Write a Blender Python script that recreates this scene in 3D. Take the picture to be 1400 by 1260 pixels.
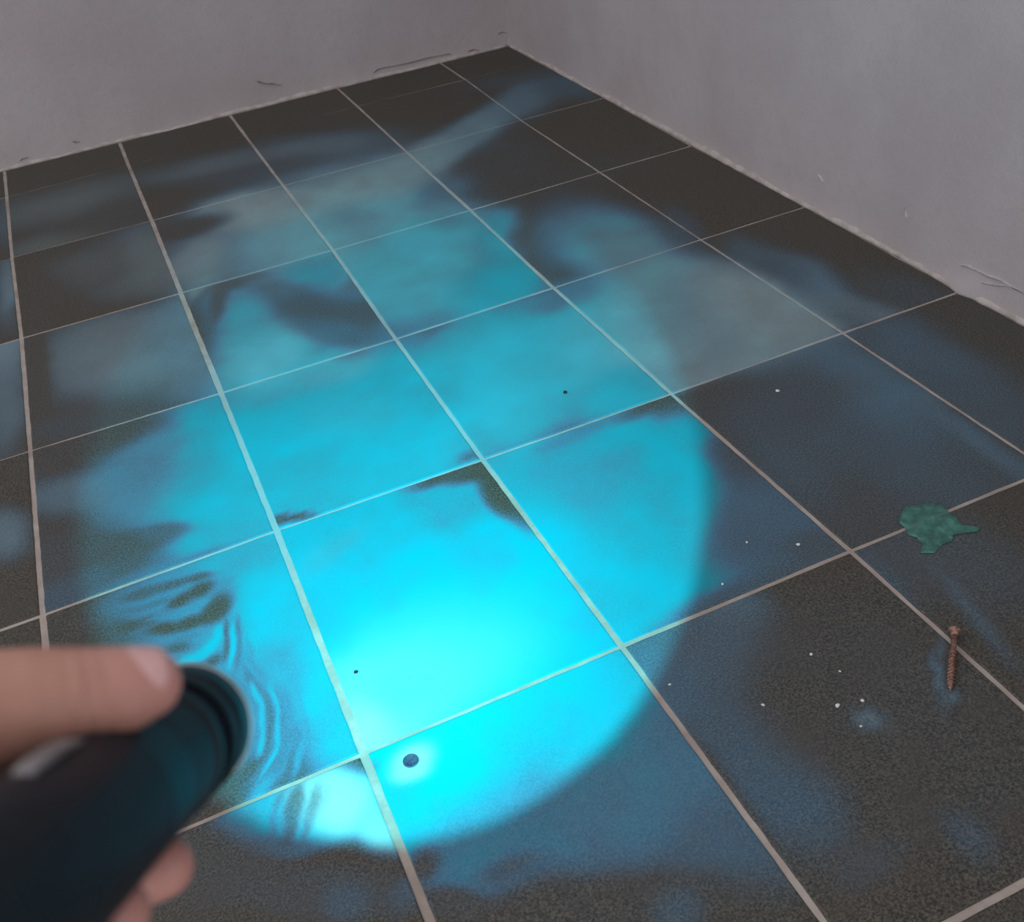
import bpy, bmesh, math, random
import numpy as np
from mathutils import Vector, Matrix, noise as mnoise

for o in list(bpy.data.objects):
    bpy.data.objects.remove(o)
scene = bpy.context.scene
C = scene.collection
rng = random.Random(7)

# ------------------------------------------------------------------ camera
cam_data = bpy.data.cameras.new('camera')
cam = bpy.data.objects.new('camera', cam_data)
C.objects.link(cam)
cam_data.sensor_fit = 'HORIZONTAL'
cam_data.sensor_width = 36.0
cam_data.lens = 37.4277
cam_data.clip_start = 0.01
cam_data.clip_end = 60
cam_data.dof.use_dof = True
cam_data.dof.focus_distance = 1.45
cam_data.dof.aperture_fstop = 15.0
cam.matrix_world = Matrix([[0.911676, 0.324116, -0.252578, 0.285186], [-0.393286, 0.510181, -0.76488, -3.059955], [-0.119049, 0.796658, 0.59259, 0.960849], [0.0, 0.0, 0.0, 1.0]])
scene.camera = cam

# ------------------------------------------------------------------ daylight of the room, added side fill, exposure
world = bpy.data.worlds.new('room_daylight')
scene.world = world
world.use_nodes = True
bg = world.node_tree.nodes['Background']
bg.inputs['Color'].default_value = (1.0, 0.955, 0.965, 1)
bg.inputs['Strength'].default_value = 0.95
fill_data = bpy.data.lights.new('side_fill_light', 'AREA')  # added area light from behind left; no window is seen there
fill_data.shape = 'RECTANGLE'; fill_data.size = 1.6; fill_data.size_y = 1.4
fill_data.energy = 22.0
fill_data.color = (0.96, 0.95, 1.0)
fill_lamp = bpy.data.objects.new('side_fill_light', fill_data)
C.objects.link(fill_lamp)
fill_lamp.location = (-2.4, -3.2, 1.9)
fill_lamp.rotation_euler = (Vector((0.9, -0.6, 0.2)) - Vector(fill_lamp.location)).to_track_quat('-Z', 'Y').to_euler()
vs = scene.view_settings
vs.view_transform = 'Standard'; vs.look = 'None'; vs.gamma = 1.0; vs.exposure = 0.0
vs.use_curve_mapping = False

# ------------------------------------------------------------------ helpers
def link(name, mesh, mat=None, parent=None):
    o = bpy.data.objects.new(name, mesh)
    C.objects.link(o)
    if mat is not None:
        mesh.materials.clear(); mesh.materials.append(mat)
    if parent is not None:
        o.parent = parent
    return o

def bm_mesh(name, bm, smooth=False):
    me = bpy.data.meshes.new(name)
    bmesh.ops.recalc_face_normals(bm, faces=bm.faces)
    bm.to_mesh(me); bm.free()
    if smooth:
        for p in me.polygons: p.use_smooth = True
    return me

def py_mesh(name, verts, faces, smooth=False):
    me = bpy.data.meshes.new(name)
    me.from_pydata([tuple(v) for v in verts], [], [tuple(f) for f in faces])
    me.update()
    if smooth:
        for p in me.polygons: p.use_smooth = True
    return me

def tag(o, label=None, cat=None, group=None, kind=None):
    if label: o['label'] = label
    if cat: o['category'] = cat
    if group: o['group'] = group
    if kind: o['kind'] = kind
    return o

def lathe(profile, seg=48, squash=None):
    """profile: (radius, z) pairs along +Z"""
    bm = bmesh.new(); rings = []
    for r, z in profile:
        if r < 1e-6:
            rings.append([bm.verts.new((0, 0, z))])
        else:
            rings.append([bm.verts.new((r*math.cos(2*math.pi*k/seg), r*math.sin(2*math.pi*k/seg), z)) for k in range(seg)])
    for a, b in zip(rings[:-1], rings[1:]):
        if len(a) == 1 and len(b) == 1: continue
        for k in range(seg):
            k2 = (k+1) % seg
            if len(a) == 1: bm.faces.new((a[0], b[k], b[k2]))
            elif len(b) == 1: bm.faces.new((a[k], b[0], a[k2]))
            else: bm.faces.new((a[k], b[k], b[k2], a[k2]))
    return bm

class N:
    """tiny node helper"""
    def __init__(self, name):
        self.m = bpy.data.materials.new(name); self.m.use_nodes = True
        self.t = self.m.node_tree
        self.p = self.t.nodes['Principled BSDF']
    def new(self, typ, **kw):
        n = self.t.nodes.new(typ)
        for k, v in kw.items(): setattr(n, k, v)
        return n
    def link(self, a, b): self.t.links.new(a, b)
    def put(self, sock, v):
        if hasattr(v, 'is_output'): self.link(v, sock)
        else: sock.default_value = v
    def math(self, op, a, b=0.0, clamp=False):
        n = self.new('ShaderNodeMath', operation=op, use_clamp=clamp)
        self.put(n.inputs[0], a); self.put(n.inputs[1], b); return n.outputs[0]
    def mix(self, f, a, b):
        n = self.new('ShaderNodeMix', data_type='RGBA')
        self.put(n.inputs[0], f); self.put(n.inputs[6], a); self.put(n.inputs[7], b); return n.outputs[2]
    def noise(self, co, scale, detail=4, rough=0.55):
        n = self.new('ShaderNodeTexNoise')
        n.inputs['Scale'].default_value = scale; n.inputs['Detail'].default_value = detail
        n.inputs['Roughness'].default_value = rough
        self.link(co, n.inputs['Vector']); return n.outputs['Fac']
    def ramp(self, f, lo, hi):
        n = self.new('ShaderNodeMapRange', interpolation_type='SMOOTHSTEP')
        self.put(n.inputs[0], f); n.inputs[1].default_value = lo; n.inputs[2].default_value = hi
        return n.outputs[0]
    def pos(self):
        return self.new('ShaderNodeNewGeometry').outputs['Position']
    def obj(self):
        return self.new('ShaderNodeTexCoord').outputs['Object']
    def bump(self, h, strength=0.3, dist=0.001):
        b = self.new('ShaderNodeBump'); b.inputs['Strength'].default_value = strength
        b.inputs['Distance'].default_value = dist
        self.link(h, b.inputs['Height']); self.link(b.outputs[0], self.p.inputs['Normal'])
    def set(self, **kw):
        for k, v in kw.items(): self.put(self.p.inputs[k.replace('_', ' ')], v)
        return self.m

# powder colours: a blue fluorescent powder and a paler, chalkier one, with beam light worked in
BLUE = (0.058, 0.255, 0.455, 1)      # thin film
BEAM_CYAN = (0.002, 0.325, 0.440, 1)      # thick powder, with the beam's saturated cyan put into its colour
CHALK_GLARE = (0.345, 0.475, 0.505, 1)  # pale powder; also paints the white of the beam's hot spot

def powder_over(n, base, co, amount=1.0, on_grout=False):
    """cover a base colour with the powder film stored in the mesh attribute 'powder'"""
    at = n.new('ShaderNodeAttribute', attribute_name='powder')
    sep = n.new('ShaderNodeSeparateXYZ'); n.link(at.outputs['Vector'], sep.inputs[0])
    fine = n.noise(co, 420, 3, 0.7)
    mid = n.noise(co, 60, 4, 0.6)
    d = sep.outputs[0]
    grain = n.math('ADD', n.math('MULTIPLY', fine, 0.75), n.math('MULTIPLY', mid, 0.35))
    grain = n.math('ADD', grain, 0.45)
    # thin films are grainy, thick ones even
    even = n.math('POWER', d, 2.0)
    g2 = n.math('ADD', n.math('MULTIPLY', grain, n.math('SUBTRACT', 1.0, even)), even)
    cov = n.math('MULTIPLY', n.math('MULTIPLY', d, g2, True), amount, True)
    col = n.mix(sep.outputs[1], n.mix(n.ramp(d, 0.38, 0.78), BLUE, BEAM_CYAN), CHALK_GLARE)
    if on_grout: col = n.mix(0.6, col, (0.30, 0.50, 0.54, 1))   # pale joint shows through the film
    return n.mix(cov, base, col), cov

def make_tile_mat():
    n = N('dark_stone_tile'); co = n.pos()
    a = n.noise(co, 340, 5, 0.8); b = n.noise(co, 14, 4, 0.6); c = n.noise(co, 620, 2, 0.6)
    base = n.mix(n.ramp(a, 0.40, 0.62), (0.019, 0.016, 0.011, 1), (0.102, 0.089, 0.066, 1))
    g = n.noise(co, 75, 4, 0.65)
    base = n.mix(n.math('MULTIPLY', n.ramp(g, 0.48, 0.70), 0.45), base, (0.046, 0.051, 0.038, 1))
    base = n.mix(n.math('MULTIPLY', n.ramp(b, 0.4, 0.7), 0.5), base, (0.058, 0.045, 0.032, 1))
    base = n.mix(n.math('MULTIPLY', n.ramp(c, 0.70, 0.80), 0.5), base, (0.22, 0.22, 0.2, 1))
    col, cov = powder_over(n, base, co)
    n.bump(n.math('ADD', a, n.math('MULTIPLY', c, 0.5)), 0.25, 0.0006)
    rough = n.math('ADD', n.math('MULTIPLY', cov, 0.3), 0.55)
    spec = n.math('SUBTRACT', 0.3, n.math('MULTIPLY', cov, 0.28))
    return n.set(Base_Color=col, Roughness=rough, Specular_IOR_Level=spec)

def make_grout_mat():
    n = N('beige_grout'); co = n.pos()
    a = n.noise(co, 22, 4, 0.6); b = n.noise(co, 260, 3, 0.6); c = n.noise(co, 5, 3, 0.5)
    base = n.mix(n.ramp(a, 0.35, 0.7), (0.30, 0.25, 0.22, 1), (0.37, 0.335, 0.305, 1))
    base = n.mix(n.math('MULTIPLY', n.ramp(c, 0.5, 0.72), 0.55), base, (0.17, 0.12, 0.095, 1))
    base = n.mix(n.math('MULTIPLY', n.ramp(b, 0.55, 0.75), 0.35), base, (0.22, 0.18, 0.15, 1))
    col, cov = powder_over(n, base, co, 0.8, True)
    n.bump(n.math('ADD', a, n.math('MULTIPLY', b, 0.4)), 0.4, 0.001)
    return n.set(Base_Color=col, Roughness=0.9)

def make_wall_mat():
    n = N('painted_plaster'); co = n.pos()
    a = n.noise(co, 3.2, 4, 0.55); b = n.noise(co, 38, 4, 0.6); c = n.noise(co, 240, 3, 0.65)
    base = n.mix(n.ramp(a, 0.3, 0.72), (0.375, 0.345, 0.36, 1), (0.425, 0.40, 0.415, 1))
    base = n.mix(n.math('MULTIPLY', n.ramp(b, 0.5, 0.75), 0.25), base, (0.355, 0.315, 0.32, 1))
    base = n.mix(n.math('MULTIPLY', n.ramp(c, 0.42, 0.68), 0.22), base, (0.29, 0.275, 0.29, 1))
    h = n.math('ADD', n.math('MULTIPLY', b, 1.0), n.math('MULTIPLY', c, 0.35))
    n.bump(h, 0.5, 0.0025)
    n.p.inputs['Specular IOR Level'].default_value = 0.15
    return n.set(Base_Color=base, Roughness=0.85)

def plain(name, c1, c2, scale, rough=0.6, metal=0.0, bump=0.0, spec=0.4):
    n = N(name); co = n.obj()
    a = n.noise(co, scale, 4, 0.6)
    col = n.mix(n.ramp(a, 0.3, 0.7), (*c1, 1), (*c2, 1))
    if bump: n.bump(a, bump, 0.0005)
    n.p.inputs['Specular IOR Level'].default_value = spec
    return n.set(Base_Color=col, Roughness=rough, Metallic=metal)

TILE = make_tile_mat(); GROUT = make_grout_mat(); WALL = make_wall_mat()

# ------------------------------------------------------------------ the powder lying on the floor
# soft patches on the floor plane, laid one over the other:
# (x, y, a, b, c, edge hardness, powder or None, chalkiness (also hot-spot white) or None, tile or None)
# weight = 0.5 ** ((a dx^2 + 2 b dx dy + c dy^2) ** hardness)
PATCHES = [
    (0.742, -0.715, 9.357, -1.143, 8.839, 2.0, 0.6, 0.55, None),
    (0.767, -0.810, 24.61, -2.699, 29.62, 1.5, 0.7, 0.45, None),
    (0.567, -0.549, 50.52, 11.64, 62.16, 2.5, 0.6, 0.85, None),
    (0.483, -0.519, 730.1, -8.471, 161.6, 1.5, 0.45, 0.7, None),
    (0.380, -0.766, 254.5, -11.87, 42.61, 1.5, 0.46, 0.7, None),
    (0.404, -0.718, 526.9, -177.8, 298.6, 1.5, 0.45, 0.7, None),
    (0.282, -0.578, 103.9, -1.63, 101.4, 1.5, 0.2, 0.2, None),
    (0.397, -0.554, 116.4, -4.088, 323.6, 2.0, 0.05, 0.1, None),
    (0.347, -0.545, 223.2, -7.63, 323.3, 2.0, 0.05, None, None),
    (0.799, -0.226, 43.82, 29.66, 102.2, 1.5, 0.32, 0.4, None),
    (0.547, -0.177, 30.63, 31.79, 141.5, 1.5, 0.22, 0.5, None),
    (0.659, -0.304, 49.42, 38.01, 318.2, 1.5, 0.14, 0.1, None),
    (0.876, -0.578, 21.06, -11.33, 93.95, 1.5, 0.64, 0.7, None),
    (1.062, -0.490, 79.4, -67.34, 121.2, 2.0, 0.58, 0.65, None),
    (1.237, -0.389, 105, -87.5, 129.3, 2.0, 0.54, 0.5, None),
    (1.409, -0.279, 121.2, -69.53, 89.6, 1.5, 0.36, 0.35, None),
    (1.525, -0.264, 203.8, 29.99, 71.84, 1.5, 0.24, 0.1, None),
    (1.418, -0.089, 70.55, 53.67, 312.9, 1.5, 0.1, None, None),
    (1.060, -0.703, 256.7, -136.9, 145.7, 2.0, 0.08, None, None),
    (1.140, -0.742, 51.79, -15.26, 39.63, 2.5, 0.06, 0.0, None),
    (1.210, -0.885, 22.01, -17.09, 133.2, 2.0, 0.05, None, None),
    (0.967, -0.750, 199.2, -68.38, 153.8, 1.5, 0.4, 0.2, None),
    (0.823, -1.099, 21.09, -3.484, 17.41, 3.0, 0.8, 0.22, None),
    (0.989, -1.099, 226.5, -69.66, 71.76, 3.0, 0.74, 0.12, None),
    (0.981, -0.906, 136.7, -27.01, 257.9, 2.0, 0.62, 0.2, (2, 2)),
    (0.917, -1.268, 90.02, -18.93, 98.88, 2.0, 0.72, 0.05, (2, 2)),
    (1.104, -1.053, 211.8, -135.4, 126.1, 2.5, 0.07, None, (3, 2)),
    (1.012, -1.242, 813.6, -423, 301.9, 2.0, 0.12, None, (3, 2)),
    (0.773, -0.790, 96.59, -14.15, 147.2, 1.5, 0.6, 0.4, None),
    (1.158, -1.208, 98.2, -10.22, 31.78, 2.0, 0.66, 0.25, None),
    (1.171, -1.342, 126.8, -17.76, 40.11, 2.0, 0.52, 0.35, None),
    (1.316, -1.265, 851, -182.1, 185.2, 1.5, 0.16, None, None),
    (0.732, -1.574, 7.402, -3.707, 22.23, 3.0, 0.85, 0.1, None),
    (1.001, -1.599, 77.5, -17.04, 32.18, 2.0, 0.8, 0.2, None),
    (0.976, -1.396, 294.8, -145, 843.7, 1.5, 0.42, None, (2, 3)),
    (1.003, -1.405, 379.9, -164.5, 745.9, 1.5, 0.5, None, (3, 3)),
    (0.706, -1.362, 369.7, -179.1, 1396, 1.5, 0.22, None, (2, 3)),
    (0.671, -1.401, 501.6, -159.9, 331.4, 1.5, 0.45, None, (2, 3)),
    (1.228, -1.618, 74.93, -7.536, 25.23, 2.5, 0.62, 0.8, None),
    (1.076, -1.696, 99.19, -12.37, 75.18, 2.0, 0.55, 0.6, None),
    (1.128, -1.478, 125.7, -48.87, 57.09, 1.5, 0.7, 0.45, None),
    (1.295, -1.699, 197, -30.03, 68.19, 2.0, 0.56, 0.8, None),
    (1.111, -1.776, 70.12, -24.57, 516, 2.0, 0.52, 0.7, (3, 3)),
    (1.386, -1.615, 536.2, -16.8, 45.51, 1.5, 0.36, 0.3, (4, 3)),
    (1.393, -1.753, 561.9, 226.3, 219.3, 1.5, 0.34, 0.45, (4, 3)),
    (1.373, -1.495, 877, 6.498, 70.9, 1.5, 0.22, 0.1, (4, 3)),
    (1.493, -1.744, 445, 4.912, 120.8, 1.5, 0.1, None, (4, 3)),
    (0.431, -1.582, 13.62, -1.491, 12.57, 2.5, 0.8, 0.02, None),
    (0.472, -1.700, 21.59, -2.849, 32.15, 2.0, 0.84, None, None),
    (0.431, -1.250, 98.18, -5.205, 52.61, 2.0, 0.82, 0.3, None),
    (0.424, -1.076, 246, -10.62, 57.45, 1.5, 0.66, 0.15, (1, 2)),
    (0.536, -1.384, 160.5, -23.54, 304, 2.0, 0.78, 0.2, None),
    (0.625, -0.951, 83.85, -1.944, 228.4, 1.5, 0.62, 0.2, (1, 2)),
    (0.593, -1.009, 332.9, 49.74, 171.9, 1.5, 0.6, 0.1, (1, 2)),
    (0.568, -1.162, 225.3, 61.51, 89.44, 2.0, 0.16, 0.0, (1, 2)),
    (0.637, -1.211, 217.3, -5.535, 154.6, 2.0, 0.15, 0.0, (1, 2)),
    (0.680, -1.094, 411.4, -210.2, 395.6, 1.5, 0.34, None, (1, 2)),
    (0.563, -1.261, 590.9, 306.7, 272.8, 1.5, 0.3, None, (1, 2)),
    (0.387, -0.995, 3188, -1055, 455.4, 1.8, 0.14, None, (1, 2)),
    (0.438, -0.927, 227.4, 15.06, 747.1, 1.8, 0.15, None, (1, 2)),
    (0.501, -1.001, 1008, 341.3, 396.4, 1.5, 0.35, None, (1, 2)),
    (0.354, -0.893, 4925, -1365, 635.3, 1.5, 0.4, 0.6, (1, 2)),
    (0.580, -1.353, 821.5, -50.27, 947.4, 1.5, 0.45, None, (1, 3)),
    (0.519, -1.539, 236.8, 59.94, 178.5, 1.5, 0.76, 0.05, (1, 3)),
    (0.350, -1.776, 633.9, 219.6, 6295, 2.5, 0.06, None, (1, 3)),
    (0.652, -1.775, 1104, -344.6, 7889, 2.0, 0.3, None, (1, 3)),
    (0.505, -2.040, 13.05, 0.9391, 9.534, 5.0, 0.94, 0.0, (1, 4)),
    (0.469, -1.862, 74.92, -7.463, 142.1, 2.0, 0.86, 0.0, (1, 4)),
    (0.579, -1.872, 254, 26.47, 318.8, 1.6, 0.62, None, (1, 4)),
    (0.535, -1.834, 1031, 29.49, 617, 1.4, 0.62, None, (1, 4)),
    (0.385, -1.885, 623.9, -567.1, 1450, 1.5, 0.8, 0.05, (1, 4)),
    (0.631, -1.812, 225.9, 109.9, 996.6, 2.5, 0.03, None, (1, 4)),
    (0.654, -1.874, 1330, -53.45, 96.27, 2.5, 0.02, None, (1, 4)),
    (0.586, -1.805, 319.5, -100.9, 3773, 2.0, 0.06, None, (1, 4)),
    (0.369, -2.176, 189.3, 1.091, 203.7, 1.6, 0.97, 0.62, (1, 4)),  # chalk raised here to paint the whitened hot spot
    (0.412, -2.161, 77.59, -14.89, 194.1, 1.2, 0.97, 0.28, (1, 4)),
    (0.333, -2.205, 630.2, 88.47, 475.4, 1.5, 1, 0.8, (1, 4)),
    (0.756, -2.037, 17.71, -2.532, 12.47, 4.0, 0.86, None, (2, 4)),
    (0.781, -1.896, 102.9, 6.234, 155.3, 1.8, 0.68, None, (2, 4)),
    (0.831, -2.027, 231.3, -67.17, 142.3, 1.5, 0.82, None, (2, 4)),
    (0.940, -1.812, 181.8, 3.545, 1611, 1.8, 0.07, None, (2, 4)),
    (0.976, -1.841, 689.3, -31.67, 199.2, 2.0, 0.05, None, (2, 4)),
    (0.814, -1.806, 192.8, -77.32, 1997, 1.5, 0.5, None, (2, 4)),
    (0.924, -1.743, 96.34, -29.57, 220, 2.0, 0.78, 0.05, (2, 3)),
    (0.986, -1.951, 548.6, -126.9, 234.8, 2.0, 0.07, None, (2, 4)),
    (0.970, -2.016, 429.2, -104.3, 205.4, 2.0, 0.14, None, (2, 4)),
    (0.924, -2.157, 120.5, -0.09227, 70.29, 2.0, 0.3, 0.05, (2, 4)),
    (0.829, -2.081, 277.7, -179.7, 148.3, 2.0, 0.82, None, (2, 4)),
    (0.946, -1.914, 807.6, -219, 538.7, 1.5, 0.7, None, (2, 4)),
    (0.831, -2.247, 89.47, -113.5, 1877, 1.5, 0.2, None, (2, 4)),
    (0.963, -2.215, 711.5, 23.56, 887.4, 1.5, 0.16, None, (2, 4)),
    (0.446, -2.291, 16.47, -2.547, 48.6, 3.0, 0.94, None, (1, 5)),
    (0.486, -2.420, 43.91, 17.39, 264.4, 2.0, 0.56, 0.0, (1, 5)),
    (0.597, -2.439, 81.15, -25.98, 210.8, 2.0, 0.48, 0.05, (1, 5)),
    (0.382, -2.432, 594.2, 137.1, 653.1, 2.0, 0.54, None, (1, 5)),
    (0.337, -2.413, 2534, -397.1, 2076, 2.0, 0.08, None, (1, 5)),
    (0.631, -2.526, 406.5, 28.64, 304.3, 1.5, 0.3, None, (1, 5)),
    (0.495, -2.534, 196.1, 307.7, 887.3, 2.5, 0.05, None, (1, 5)),
    (0.547, -2.569, 2086, -385.4, 1863, 1.5, 0.22, None, (1, 5)),
    (0.420, -2.456, 1238, 612.6, 7602, 1.5, 0.25, None, (1, 5)),
    (0.352, -2.469, 1589, 1517, 3530, 2.0, 0.07, None, (1, 5)),
    (0.373, -2.278, 2288, 35.64, 2358, 1.6, 1, 0.85, (1, 5)),
    (0.367, -2.293, 5201, 3545, 8613, 1.5, 1, 0.7, (1, 5)),
    (0.334, -2.253, 2.286e+04, -2135, 9726, 1.5, 0.55, None, (1, 5)),
    (0.686, -2.316, 110.5, -45.25, 151.6, 2.0, 0.3, 0.03, (2, 5)),
    (0.768, -2.296, 283.9, 26.69, 343.7, 1.5, 0.26, 0.1, (2, 5)),
    (0.817, -2.268, 897.7, 199.9, 1226, 1.5, 0.3, 0.2, (2, 5)),
    (0.692, -2.459, 288.2, -18.76, 116.3, 1.5, 0.24, None, (2, 5)),
    (0.713, -2.521, 565, -37.86, 489.2, 1.5, 0.24, None, (2, 5)),
    (0.879, -2.437, 70.39, -4.965, 48.6, 2.0, 0.05, None, (2, 5)),
    (0.862, -2.561, 185.6, -0.942, 139.3, 2.0, 0.05, None, (2, 5)),
    (0.659, -2.482, 1.07e+04, -798.4, 206.6, 2.0, 0.05, None, (2, 5)),
    (0.843, -2.470, 6493, 3449, 9869, 1.5, 0.34, 0.5, (2, 5)),
    (0.840, -2.618, 3653, -196, 1349, 1.5, 0.15, None, (2, 5)),
    (0.729, -2.604, 482.6, -196.5, 2300, 1.5, 0.1, None, (2, 5)),
    (0.955, -2.455, 2.457e+04, -2.366e+04, 2.377e+04, 2.0, 0.3, 0.3, None),
    (0.938, -2.484, 1.454e+04, -691.6, 2.215e+04, 2.0, 0.3, 0.3, None),
    (1.177, -2.063, 36.23, -6.766, 16.7, 2.0, 0.17, 0.05, (3, 4)),
    (1.265, -1.934, 269.8, -37.87, 58.32, 1.5, 0.34, 0.15, (3, 4)),
    (1.098, -1.921, 53.16, -12.94, 362.9, 1.5, 0.12, None, (3, 4)),
    (1.021, -1.833, 173.9, -51.46, 880.8, 2.0, 0.06, None, (3, 4)),
    (1.290, -2.115, 2313, -20.15, 55.44, 1.5, 0.32, 0.2, (3, 4)),
    (1.041, -2.157, 175.9, 34.53, 76.91, 1.5, 0.08, None, (3, 4)),
    (1.022, -2.049, 364.2, -49.21, 161.1, 1.5, 0.18, None, (3, 4)),
    (1.086, -2.304, 145.7, 21.06, 80.44, 1.5, 0.13, 0.1, (3, 5)),
    (1.045, -2.400, 1.146e+04, -1735, 432.1, 1.5, 0.22, 0.2, (3, 5)),
    (0.992, -2.295, 2102, -206.4, 264.7, 1.5, 0.16, None, (3, 5)),
    (1.376, -1.903, 189.5, -0.8339, 42.17, 1.5, 0.24, 0.1, (4, 4)),
    (1.345, -2.083, 181.9, -38.43, 79.34, 1.5, 0.18, 0.05, (4, 4)),
    (1.523, -1.921, 224.9, -67.79, 101.4, 2.0, 0.04, None, (4, 4)),
    (0.146, -0.153, 25.46, 1.819, 63.28, 1.5, 0.17, 0.7, (0, 0)),
    (0.092, -0.431, 75.76, 10.1, 167.1, 1.5, 0.16, 0.8, (0, 0)),
    (0.237, -0.365, 93.45, 4.731, 149.6, 1.5, 0.06, None, (0, 0)),
    (0.194, -0.626, 81.96, 5.494, 92.22, 1.5, 0.12, 0.6, (0, 1)),
    (0.240, -0.789, 175.8, 16.06, 253.6, 1.5, 0.16, 0.5, (0, 1)),
    (0.304, -0.664, 297.7, -15.33, 35.34, 1.5, 0.27, 0.7, (0, 1)),
    (0.051, -0.732, 495.4, 10.19, 49.82, 2.0, 0.03, None, (0, 1)),
    (0.178, -1.075, 46.73, 5.903, 27.35, 2.0, 0.38, 0.6, (0, 2)),
    (0.303, -1.096, 249.5, -20.74, 30.14, 1.5, 0.42, 0.4, (0, 2)),
    (0.023, -1.065, 1733, -25.47, 13.44, 2.5, 0.04, None, (0, 2)),
    (0.208, -1.374, 144.4, 39.41, 323.3, 2.0, 0.1, None, (0, 2)),
    (0.088, -1.309, 198.5, 62.86, 454.1, 1.5, 0.1, None, (0, 2)),
    (0.105, -1.409, 47.34, 26.65, 191.9, 2.5, 0.05, None, (0, 3)),
    (0.082, -1.526, 120.3, 67.37, 239.6, 2.0, 0.34, 0.3, (0, 3)),
    (0.267, -1.548, 63.53, -0.7746, 25.6, 3.0, 0.8, 0.02, (0, 3)),
    (0.166, -1.507, 280.3, -21.32, 47.09, 1.5, 0.5, 0.1, (0, 3)),
    (0.133, -1.365, 148.3, 37.63, 275.1, 2.0, 0.06, None, (0, 3)),
    (0.045, -1.708, 86.46, 21.58, 123, 2.5, 0.09, None, (0, 3)),
    (0.140, -1.710, 233.4, 247.5, 733.7, 2.0, 0.1, None, (0, 3)),
    (0.190, -1.707, 1390, 749, 2848, 1.5, 0.2, None, (0, 3)),
    (0.156, -1.792, 101, 396.4, 5360, 1.3, 0.4, None, (0, 3)),
    (0.052, -1.756, 299.4, 3.934, 1280, 1.5, 0.22, None, (0, 3)),
    (0.252, -1.759, 276.8, 150.3, 1574, 2.0, 0.72, None, (0, 3)),
    (0.087, -1.906, 85.74, 9.404, 31.7, 3.0, 0.04, None, (0, 4)),
    (0.219, -1.936, 98.42, 8.312, 44.53, 2.0, 0.55, None, (0, 4)),
    (0.163, -1.847, 162.5, 72.8, 427.5, 2.0, 0.48, None, (0, 4)),
    (0.312, -2.005, 268.9, 2.937, 14.04, 3.0, 0.84, None, (0, 4)),
    (0.270, -1.833, 285.4, 57.9, 617.3, 2.0, 0.74, None, (0, 4)),
    (0.245, -2.138, 905.9, -228.5, 153.4, 1.6, 0.46, None, (0, 4)),
    (0.126, -1.824, 1582, -516.8, 1.009e+04, 1.6, 0.14, None, (0, 4)),
    (0.171, -1.829, 1669, 2490, 1.021e+04, 1.6, 0.14, None, (0, 4)),
    (0.211, -1.840, 4147, 3345, 1.009e+04, 1.6, 0.14, None, (0, 4)),
    (0.110, -1.851, 2180, 565.1, 1.568e+04, 1.6, 0.3, None, (0, 4)),
    (0.143, -1.852, 2932, 785.8, 1.555e+04, 1.6, 0.3, None, (0, 4)),
    (0.174, -1.871, 1835, -327, 4854, 2.0, 0.04, None, (0, 4)),
    (0.208, -1.869, 2725, -101.5, 4812, 2.0, 0.04, None, (0, 4)),
    (0.144, -1.913, 2133, 1484, 6994, 2.0, 0.03, None, (0, 4)),
    (0.182, -1.920, 1887, 958.9, 6943, 2.0, 0.03, None, (0, 4)),
    (0.218, -1.916, 3128, -2042, 6237, 2.0, 0.03, None, (0, 4)),
    (0.219, -1.914, 2248, -733.1, 2320, 2.0, 0.03, None, (0, 4)),
    (0.099, -1.881, 3779, 2218, 8751, 1.6, 0.06, None, (0, 4)),
    (0.123, -1.885, 7071, 1198, 8654, 1.6, 0.06, None, (0, 4)),
    (0.175, -1.893, 5403, 7300, 3.435e+04, 1.6, 0.5, None, (0, 4)),
    (0.200, -1.895, 4979, -2968, 3.341e+04, 1.6, 0.5, None, (0, 4)),
    (0.141, -1.886, 2627, 3144, 2.631e+04, 1.6, 0.42, None, (0, 4)),
    (0.176, -1.942, 3653, 6033, 2.92e+04, 1.6, 0.42, None, (0, 4)),
    (0.164, -1.954, 4196, 3299, 1.342e+04, 1.6, 0.12, None, (0, 4)),
    (0.173, -1.982, 3382, -1008, 1.382e+04, 1.6, 0.82, None, (0, 4)),
    (0.200, -1.973, 6123, -5450, 1.179e+04, 1.6, 0.82, None, (0, 4)),
    (0.217, -1.956, 2.612e+04, -5150, 6702, 1.6, 0.82, None, (0, 4)),
    (0.174, -1.997, 4078, 2968, 1.47e+04, 1.6, 0.1, None, (0, 4)),
    (0.198, -1.997, 6968, -2847, 1.362e+04, 1.6, 0.1, None, (0, 4)),
    (0.228, -1.958, 9.375e+04, -6092, 2914, 1.6, 0.16, None, (0, 4)),
    (0.220, -1.987, 5.419e+04, -2.785e+04, 1.816e+04, 1.6, 0.16, None, (0, 4)),
    (0.243, -1.962, 9.263e+04, -7753, 2795, 1.6, 0.34, None, (0, 4)),
    (0.233, -2.000, 6.58e+04, -2.767e+04, 1.319e+04, 1.6, 0.34, None, (0, 4)),
    (0.236, -1.966, 1.25e+05, -1.316e+04, 5853, 1.6, 0.85, None, (0, 4)),
    (0.226, -1.994, 8.12e+04, -3.865e+04, 2.092e+04, 1.6, 0.85, None, (0, 4)),
    (0.249, -1.999, 7.312e+04, -6720, 3993, 1.6, 0.55, None, (0, 4)),
    (0.240, -2.026, 4.484e+04, -2.254e+04, 1.477e+04, 1.6, 0.55, None, (0, 4)),
    (0.241, -2.063, 4.943e+04, 1.057e+04, 3248, 1.6, 0.22, None, (0, 4)),
    (0.246, -2.114, 5.497e+04, -2219, 1122, 1.6, 0.22, None, (0, 4)),
    (0.236, -2.158, 3.981e+04, -1.687e+04, 8844, 1.6, 0.22, None, (0, 4)),
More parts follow.
